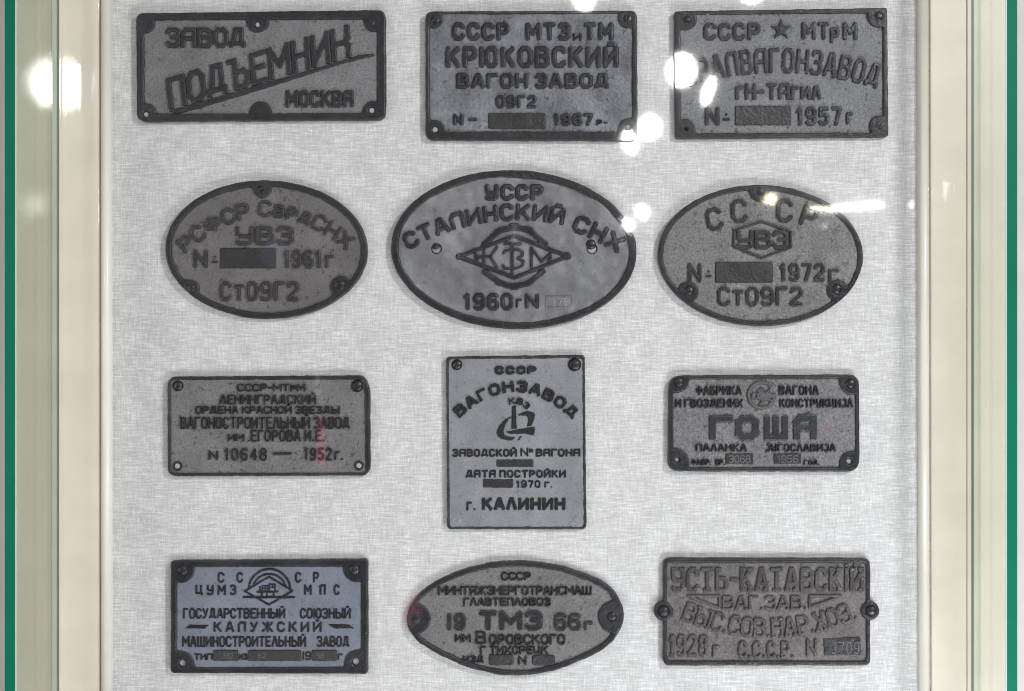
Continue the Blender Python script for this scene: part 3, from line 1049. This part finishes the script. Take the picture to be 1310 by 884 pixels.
p.words(text("N", 267, 279.4, 575.8, 588.4, 3.2), text("10648", 287, 341.8, 573.2, 589.4, 3.0, gap=.2), line([(350, 580.3), (372.5, 579.8)], 3.6)
        , text("1952", 389.2, 425, 572.6, 589.2, 3.1, gap=.14), text("г.", 428, 439.6, 573, 589, 2.9, low=.7))

# ------------------------------------------------------------------ 8 upright plate
p = Plate("upright pale grey plate, taller than wide, with arched lettering over a swooping emblem",
          rpoly([(570.8, 456), (748, 453.8), (750.2, 677), (572.2, 677)], [6, 5, 6, 6]), F8, GRP, 808,
          inner=rpoly([(574, 459.8), (745, 458.4), (746.6, 673.6), (575.6, 673.6)], 5),
          rough=.05, wave=.3, rim_h=7.6, letter_mat=M_BLACK_FINE)
p.nail(584.6, 466.6, 6.8)
p.nail(735, 466.4, 8.5)
for hx, hy in ((587.4, 665.8), (737, 663.8)):
    p.nail(hx, hy, 3.4, .9, name="small_rivet", mat=F8)
p.words(text("СССР", 632.8, 686.5, 467.9, 479.2, 3.9, gap=.25))
p.words(path_text("ВАГОНЗАВОД", (588.5, 532.5), (660, 500.0), (731.5, 534.5), 11.6, 4.2, gap=.12))
k = lambda pts: zoomed(570, 450, 7.278, pts)
p.words(path_text("КВЗ", (652.5, 517.5), (664, 516.8), (673.5, 523.5), 7.0, 2.4, gap=.02), step=.3)
em = [('poly', k([(618, 508), (655, 500), (662, 715), (612, 718)])),
      ('poly', k([(670, 595), (690, 575), (740, 555), (800, 555), (830, 575), (830, 620), (800, 690), (755, 695), (770, 650), (765, 610), (740, 592), (700, 592)])),
      ('poly', k([(565, 745), (640, 730), (830, 695), (825, 780), (770, 770), (740, 762), (600, 765)])),
      ('poly', k([(610, 600), (560, 625), (505, 680), (475, 740), (480, 780), (520, 810), (570, 822), (625, 825), (655, 795), (590, 790), (550, 775), (540, 740), (555, 690), (590, 630), (612, 612)])),
      ('poly', k([(668, 825), (693, 785), (714, 785), (687, 824)]))]
p.raised("emblem", em, h=1.6)
p.words(text("ЗαВОДСКОЙ", 578.5, 661.6, 574, 584.4, 3.1), text("N=", 665.8, 682.6, 572.6, 583.8, 2.7, gap=.05), text("ВαГОНα", 685.2, 742.5, 573.8, 584.2, 3.1), h=1.6)
p.block(rect(635.3, 587.7, 682.4, 597.4), h=1.5)
p.words(text("ДαТα ПОСТРОЙКИ", 595.7, 724, 601, 611.2, 3.1, gap=.14), h=1.6)
p.block(rect(618.2, 613, 656.7, 623.7), h=1.5)
p.words(text("1970", 660.3, 691.5, 614.3, 624, 2.7, gap=.14), text("г.", 696.5, 707, 614, 624, 2.5, low=.75), h=1.6)
p.words(text("г.", 596.8, 609, 639, 653, 3.4, low=.78), text("КАЛИНИН", 616.5, 723.4, 636, 653, 4.4, gap=.1), h=1.6)

# ------------------------------------------------------------------ 9 round emblem
p = Plate("coarse silvery rectangular plate with big square letters below a round gear emblem",
          rpoly([(855.6, 480), (1098.5, 478.8), (1099.2, 603.4), (854.6, 603)], [17, 14, 17, 13]), F9, GRP, 909,
          inner=rpoly([(861.4, 485.4), (1093.6, 484.6), (1094, 597.4), (861.4, 597.6)], 3),
          lugs=[(866, 487, 15.5), (1089.5, 488.5, 16), (864.5, 591, 17.5), (1089, 593, 16)], holes=[(866.3, 588.2, 3.4), (1086.2, 590, 3.9)], rough=.4, disc_z=4.6)
p.nail(868.4, 488.8, 6.8, None, 7.8)
p.nail(1087.5, 490.7, 6.8, None, 7.8)
p.words(text("ФАБРИКА", 889.6, 948.6, 493.2, 505.5, 2.9, gap=.06))
p.words(text("И ГВОЗДЕНИХ", 863.4, 950.5, 510, 521.5, 2.8, gap=.06))
p.words(text("ВАГОНА", 995.6, 1047.3, 493, 505.5, 2.9, gap=.06))
p.words(text("КОНСТРУКЦИЈА", 996.7, 1091, 510, 521.5, 2.8, gap=.06))
M_EMB = iron("worn_grey_emblem", (0.075, 0.075, 0.078), .5, .5, .6, 420, .3)
em = arc(973.6, 505.3, 16.4, 16.4, 12, 318, 4.6)
em += arc(965.2, 506.4, 3.8, 3.8, 0, 360, 2.6) + line([(969, 500), (974, 497), (977, 499)], 3.4) + line([(970, 509), (978, 508), (991, 505)], 5.0)
em += line([(974, 500), (976, 513), (972, 517)], 4.2) + line([(978, 503), (984, 499)], 3.2) + line([(980, 510), (986, 512)], 3.4)
em += [('poly', [(969, 500), (980, 501), (988, 503), (986, 509), (975, 514), (969, 510)])]
p.raised("emblem", em, mat=M_EMB, bev=1.8)
p.words(text("Г", 906.9, 938.3, 531.3, 563, 8.6, sq=True), text("О", 940.4, 971, 531.3, 563, 8.8, sq=True), text("Ш", 976.8, 1007.8, 531.3, 563, 7.8, sq=True)
        , text("α", 1014.2, 1044.7, 530.5, 563, 8.6, sq=True), line([(1026, 532.5), (1035, 529.5), (1040, 533)], 4.5), mat=iron("slate_letters", (0.024, 0.025, 0.032), .29, .3, .25, 380, .3, edge_light=(0.12, 0.12, 0.125)))
p.words(text("ПАЛАНКА", 889.8, 955.4, 567.5, 577.8, 2.7, gap=.1))
p.words(text("ЈУГОСЛАВИЈА", 978.5, 1069, 567.5, 577.8, 2.7, gap=.08))
p.words(text("ФАБР.", 884.2, 909.8, 587.2, 595, 1.9, gap=.08), text("БР.", 914.8, 927.2, 587.2, 595, 1.9, gap=.06)
        , text("ГОД.", 1028, 1048.4, 587.8, 594.8, 2.0, gap=.12), step=.3)
b = p.block(rect(928, 580, 963.3, 593.5))
p.stamp(text("3068", 931.5, 959.5, 582, 591.6, 1.7), parent=b)
b = p.block(rect(989.6, 580, 1024.2, 593.3))
p.stamp(text("1956", 993.5, 1020.5, 582, 591.4, 1.7), parent=b)

# ------------------------------------------------------------------ 10 slate blue
p = Plate("slate blue rectangular plate with thick black rim and a locomotive emblem under an arch",
          rpoly([(218.9, 716.8), (471, 715), (471, 861.6), (218.9, 860.6)], [5, 4, 5, 6]), F10, GRP, 1010,
          inner=rpoly([(227, 725.2), (462, 724.8), (462, 852.6), (227, 853.2)], 1.5),
          lugs=[(231.5, 727.5, 18), (457, 726.5, 18), (231, 850.5, 18.5), (459, 849.5, 19)], holes=[(233.4, 848.4, 4.6), (455.6, 846.4, 4.8)],
          rough=.06, wave=.25, rim_h=8.6, disc_z=3.6, letter_mat=M_BLACK_FINE)
p.nail(233.9, 729.6, 6.4, 2.8, 7.6)
p.nail(453, 728.6, 6.8, 3.0, 7.6)
p.words(text("С", 278.8, 287.4, 731.7, 745.2, 3.0), text("С", 302.8, 311.2, 731.7, 745.2, 3.0), text("С", 377.7, 385.8, 731.5, 745.2, 3.0)
        , text("Р", 400.8, 408.4, 731.5, 745.2, 3.0), h=1.6)
p.words(text("ЦУМЗ", 250.3, 302.7, 747.7, 761.2, 3.1, gap=.45), h=1.6)
p.words(text("МПС", 389.2, 434.8, 747.4, 761, 3.1, gap=.9), h=1.6)
k = lambda pts: zoomed(205, 705, 4.679, pts)
em = line(k([(507, 238), (652, 152), (793, 236), (652, 320)]), 2.7, close=True) + line(k([(500, 274), (802, 274)]), 3.2)
em += arc(345, 754.6, 26.6, 27, 182, 358, 2.8) + arc(345, 755.5, 21.6, 21.5, 196, 344, 2.6)
p.raised("emblem", em, h=1.6, step=.35)
lo = line(k([(582, 243), (704, 241)]), 2.6) + line(k([(612, 207), (648, 207), (648, 240), (612, 240), (612, 207)]), 1.9) + line(k([(630, 207), (630, 240)]), 1.4) + line(k([(612, 223), (648, 223)]), 1.4)
lo += line(k([(655, 197), (688, 197), (688, 240), (655, 240), (655, 197)]), 1.9) + line(k([(655, 217), (688, 217)]), 1.4) + line(k([(672, 197), (672, 217)]), 1.4)
lo += line(k([(610, 250), (610, 266)]), 2.6) + line(k([(640, 250), (640, 266)]), 2.2) + line(k([(680, 250), (680, 266)]), 2.6) + line(k([(597, 212), (600, 240)]), 2.2)
p.raised("locomotive", lo, h=1.6, step=.3)
p.words(text("ГОСYДАРСТВЕННЫЙ", 234.3, 365.3, 777.7, 791.2, 2.9, gap=.05), text("СОЮЗНЫЙ", 383.9, 449, 777.7, 791.2, 2.9, gap=.05), h=1.6)
p.words(text("КАλYЖСКИЙ", 273.4, 411.7, 794.8, 808.4, 3.4, gap=.42), h=1.6)
p.raised("dash_bar", [('poly', k([(147, 462), (182, 439), (298, 439), (268, 462)]))], h=1.6)
p.raised("dash_bar", [('poly', k([(1006, 436), (1130, 439), (1162, 461), (1045, 461)]))], h=1.6)
p.words(text("МАШИНОСТРОИТЕЛЬНЫЙ", 233.4, 392, 813.4, 827.4, 2.9, gap=.05), text("ЗАВОД", 405.3, 447, 813.4, 827.4, 2.9, gap=.05), h=1.6)
p.words(text("ТИП", 248.8, 272.3, 835.6, 844, 2.3, gap=.08), text("ИЗ", 305.8, 317, 835.6, 844, 2.2, gap=.08)
        , text("|9", 386.9, 398.4, 833, 844.2, 2.5, gap=.08), text("Г", 432.4, 438.6, 836, 844, 2.3), h=1.6)
M_BROWN = iron("brown_black_block", (0.030, 0.027, 0.026), .5, .4, .5, 430, .4)
for (a, c_, s_, sx) in ((273.4, 304.8, "332", (285, 299)), (317.8, 385.6, "62", (331, 341)), (399.2, 431, "58", (405, 415))):
    b = p.block(rect(a, 831.2, c_, 844.8, 1.6), mat=M_BROWN, h=2.4)
    p.stamp(text(s_, sx[0], sx[1], 834.6, 841.6, 1.1), parent=b, base=p.field + 2.2)

# ------------------------------------------------------------------ 11 pointed oval
p = Plate("pointed oval plate with a round lug and nail at each end, in the bottom row",
          smooth_loop(zoomed(510, 705, 4.367, [(46, 380), (60, 318), (110, 240), (200, 172), (320, 116), (470, 72), (600, 55), (750, 57), (900, 80), (1050, 130), (1150, 175), (1215, 238),
                                               (1252, 318), (1252, 400), (1212, 480), (1130, 552), (1000, 615), (860, 665), (720, 691), (580, 690), (450, 665), (320, 620), (200, 562), (110, 502), (60, 438)])),
          F11, GRP, 1111, inset=7.0, lugs=[(531, 791, 20), (786, 788.5, 21)], edge=.6, rim_h=9.4)
p.nail(531.8, 791, 7, 2.2, 8.2)
p.nail(782.5, 788.2, 6.6, 3.4, 8.2)
p.words(text("СССР", 641, 679.5, 731.3, 742.4, 3.1, gap=.06))
p.words(text("МИНТЯЖЭНЕРГОТРАНСМАШ", 560.4, 756.9, 749.2, 761.2, 2.8, gap=.02))
p.words(text("ГЛАВТЕПЛОВОЗ", 592.9, 704.6, 764.2, 775.2, 2.8, gap=.06))
p.words(text("|9", 571.8, 595.9, 784, 806.6, 5.2, gap=.12), text("ТМЗ", 612.4, 694.3, 780.6, 806.6, 6.6, gap=.1), text("66", 708.8, 743.6, 784, 806.8, 5.0, gap=.06)
        , text("Г", 746.8, 758.5, 794.5, 806.4, 4.0))
p.words(text("ИМ", 582, 602.7, 811, 821.4, 3.2, gap=.06), text("В", 608.5, 622.5, 807, 823.8, 3.5), text("ОРОВСКОГО", 625.5, 723.5, 811, 824.6, 3.5, gap=.06))
p.words(text("Г ТИХОРЕЦК", 614.2, 701.5, 825.8, 837, 2.9, gap=.05))
p.words(text("ИЗД", 592, 619, 838.3, 848, 2.9, gap=.08), text("N", 663, 673.7, 838.6, 850, 2.9))
p.block(rect(625.6, 837, 657, 850.6, 4))
p.block(rect(680.6, 837.4, 709.7, 850.8, 4))

# ------------------------------------------------------------------ 12 serif plate with ears
p = Plate("rusty brown plate with ornate serif letters and a nailed ear on each side",
          rpoly([(848.3, 713.4), (1112.8, 714), (1112.8, 851), (848.3, 851)], 9), F12, GRP, 1212,
          inner=rpoly([(853.4, 719.6), (1107.4, 720), (1107.4, 845), (853.4, 844.8)], 5),
          lugs=[(849.5, 781.3, 11.5), (1112, 780.6, 11.5)], ears=[(849.3, 781.3, 12.6), (1112, 780.8, 12.2)], letter_mat=L12, rough=.35)
p.nail(848.6, 781.6, 7.8, 5.0, 8.4)
p.nail(1113.5, 780.6, 7.6, 5.0, 8.4)
p.words(text("УСТЬ-КАТАВСКІЙ", 858.5, 1105, 725.5, 756.8, 5.1, serif=True, gap=.04))
p.words(text("ВАГ.ЗАВ.", 923.4, 1031.5, 761.4, 779.8, 3.6, serif=True, gap=.08))
k = lambda pts: zoomed(830, 700, 4.367, pts)
p.raised("triangle_frame", line(k([(215, 270), (392, 270), (392, 336)]), 3.4, close=True))
p.raised("triangle_frame", line(k([(896, 270), (1072, 270), (896, 334)]), 3.4, close=True))
p.words(path_text("ВЫС.СОВ.НАР.ХОЗ.", (873, 791.5), (977, 813.8), (1095, 790.5), 21.8, 4.2, serif=True, gap=.03))
p.words(text("1928", 855.2, 906, 811, 839.9, 4.8, serif=True, gap=.04), text("Г", 910.6, 920.8, 824.6, 839.9, 4.2))
p.words(text("С.С.С.Р.", 943.8, 1015.5, 819.5, 841.7, 3.7, serif=True, gap=.03))
p.words(text("N", 1030.6, 1044.8, 816, 839.4, 3.8))
b = p.block([('poly', k([(975, 510), (1180, 500), (1183, 597), (978, 603)]))], mat=M_BLACK, h=1.7)
p.stamp(text("3709", 1062.5, 1098.5, 820.2, 835.6, 1.9, gap=.2), parent=b)

SC.cycles.filter_width = 1.0
SC.cycles.max_bounces = 8
SC.cycles.transparent_max_bounces = 12
SC.cycles.sample_clamp_indirect = 6.0
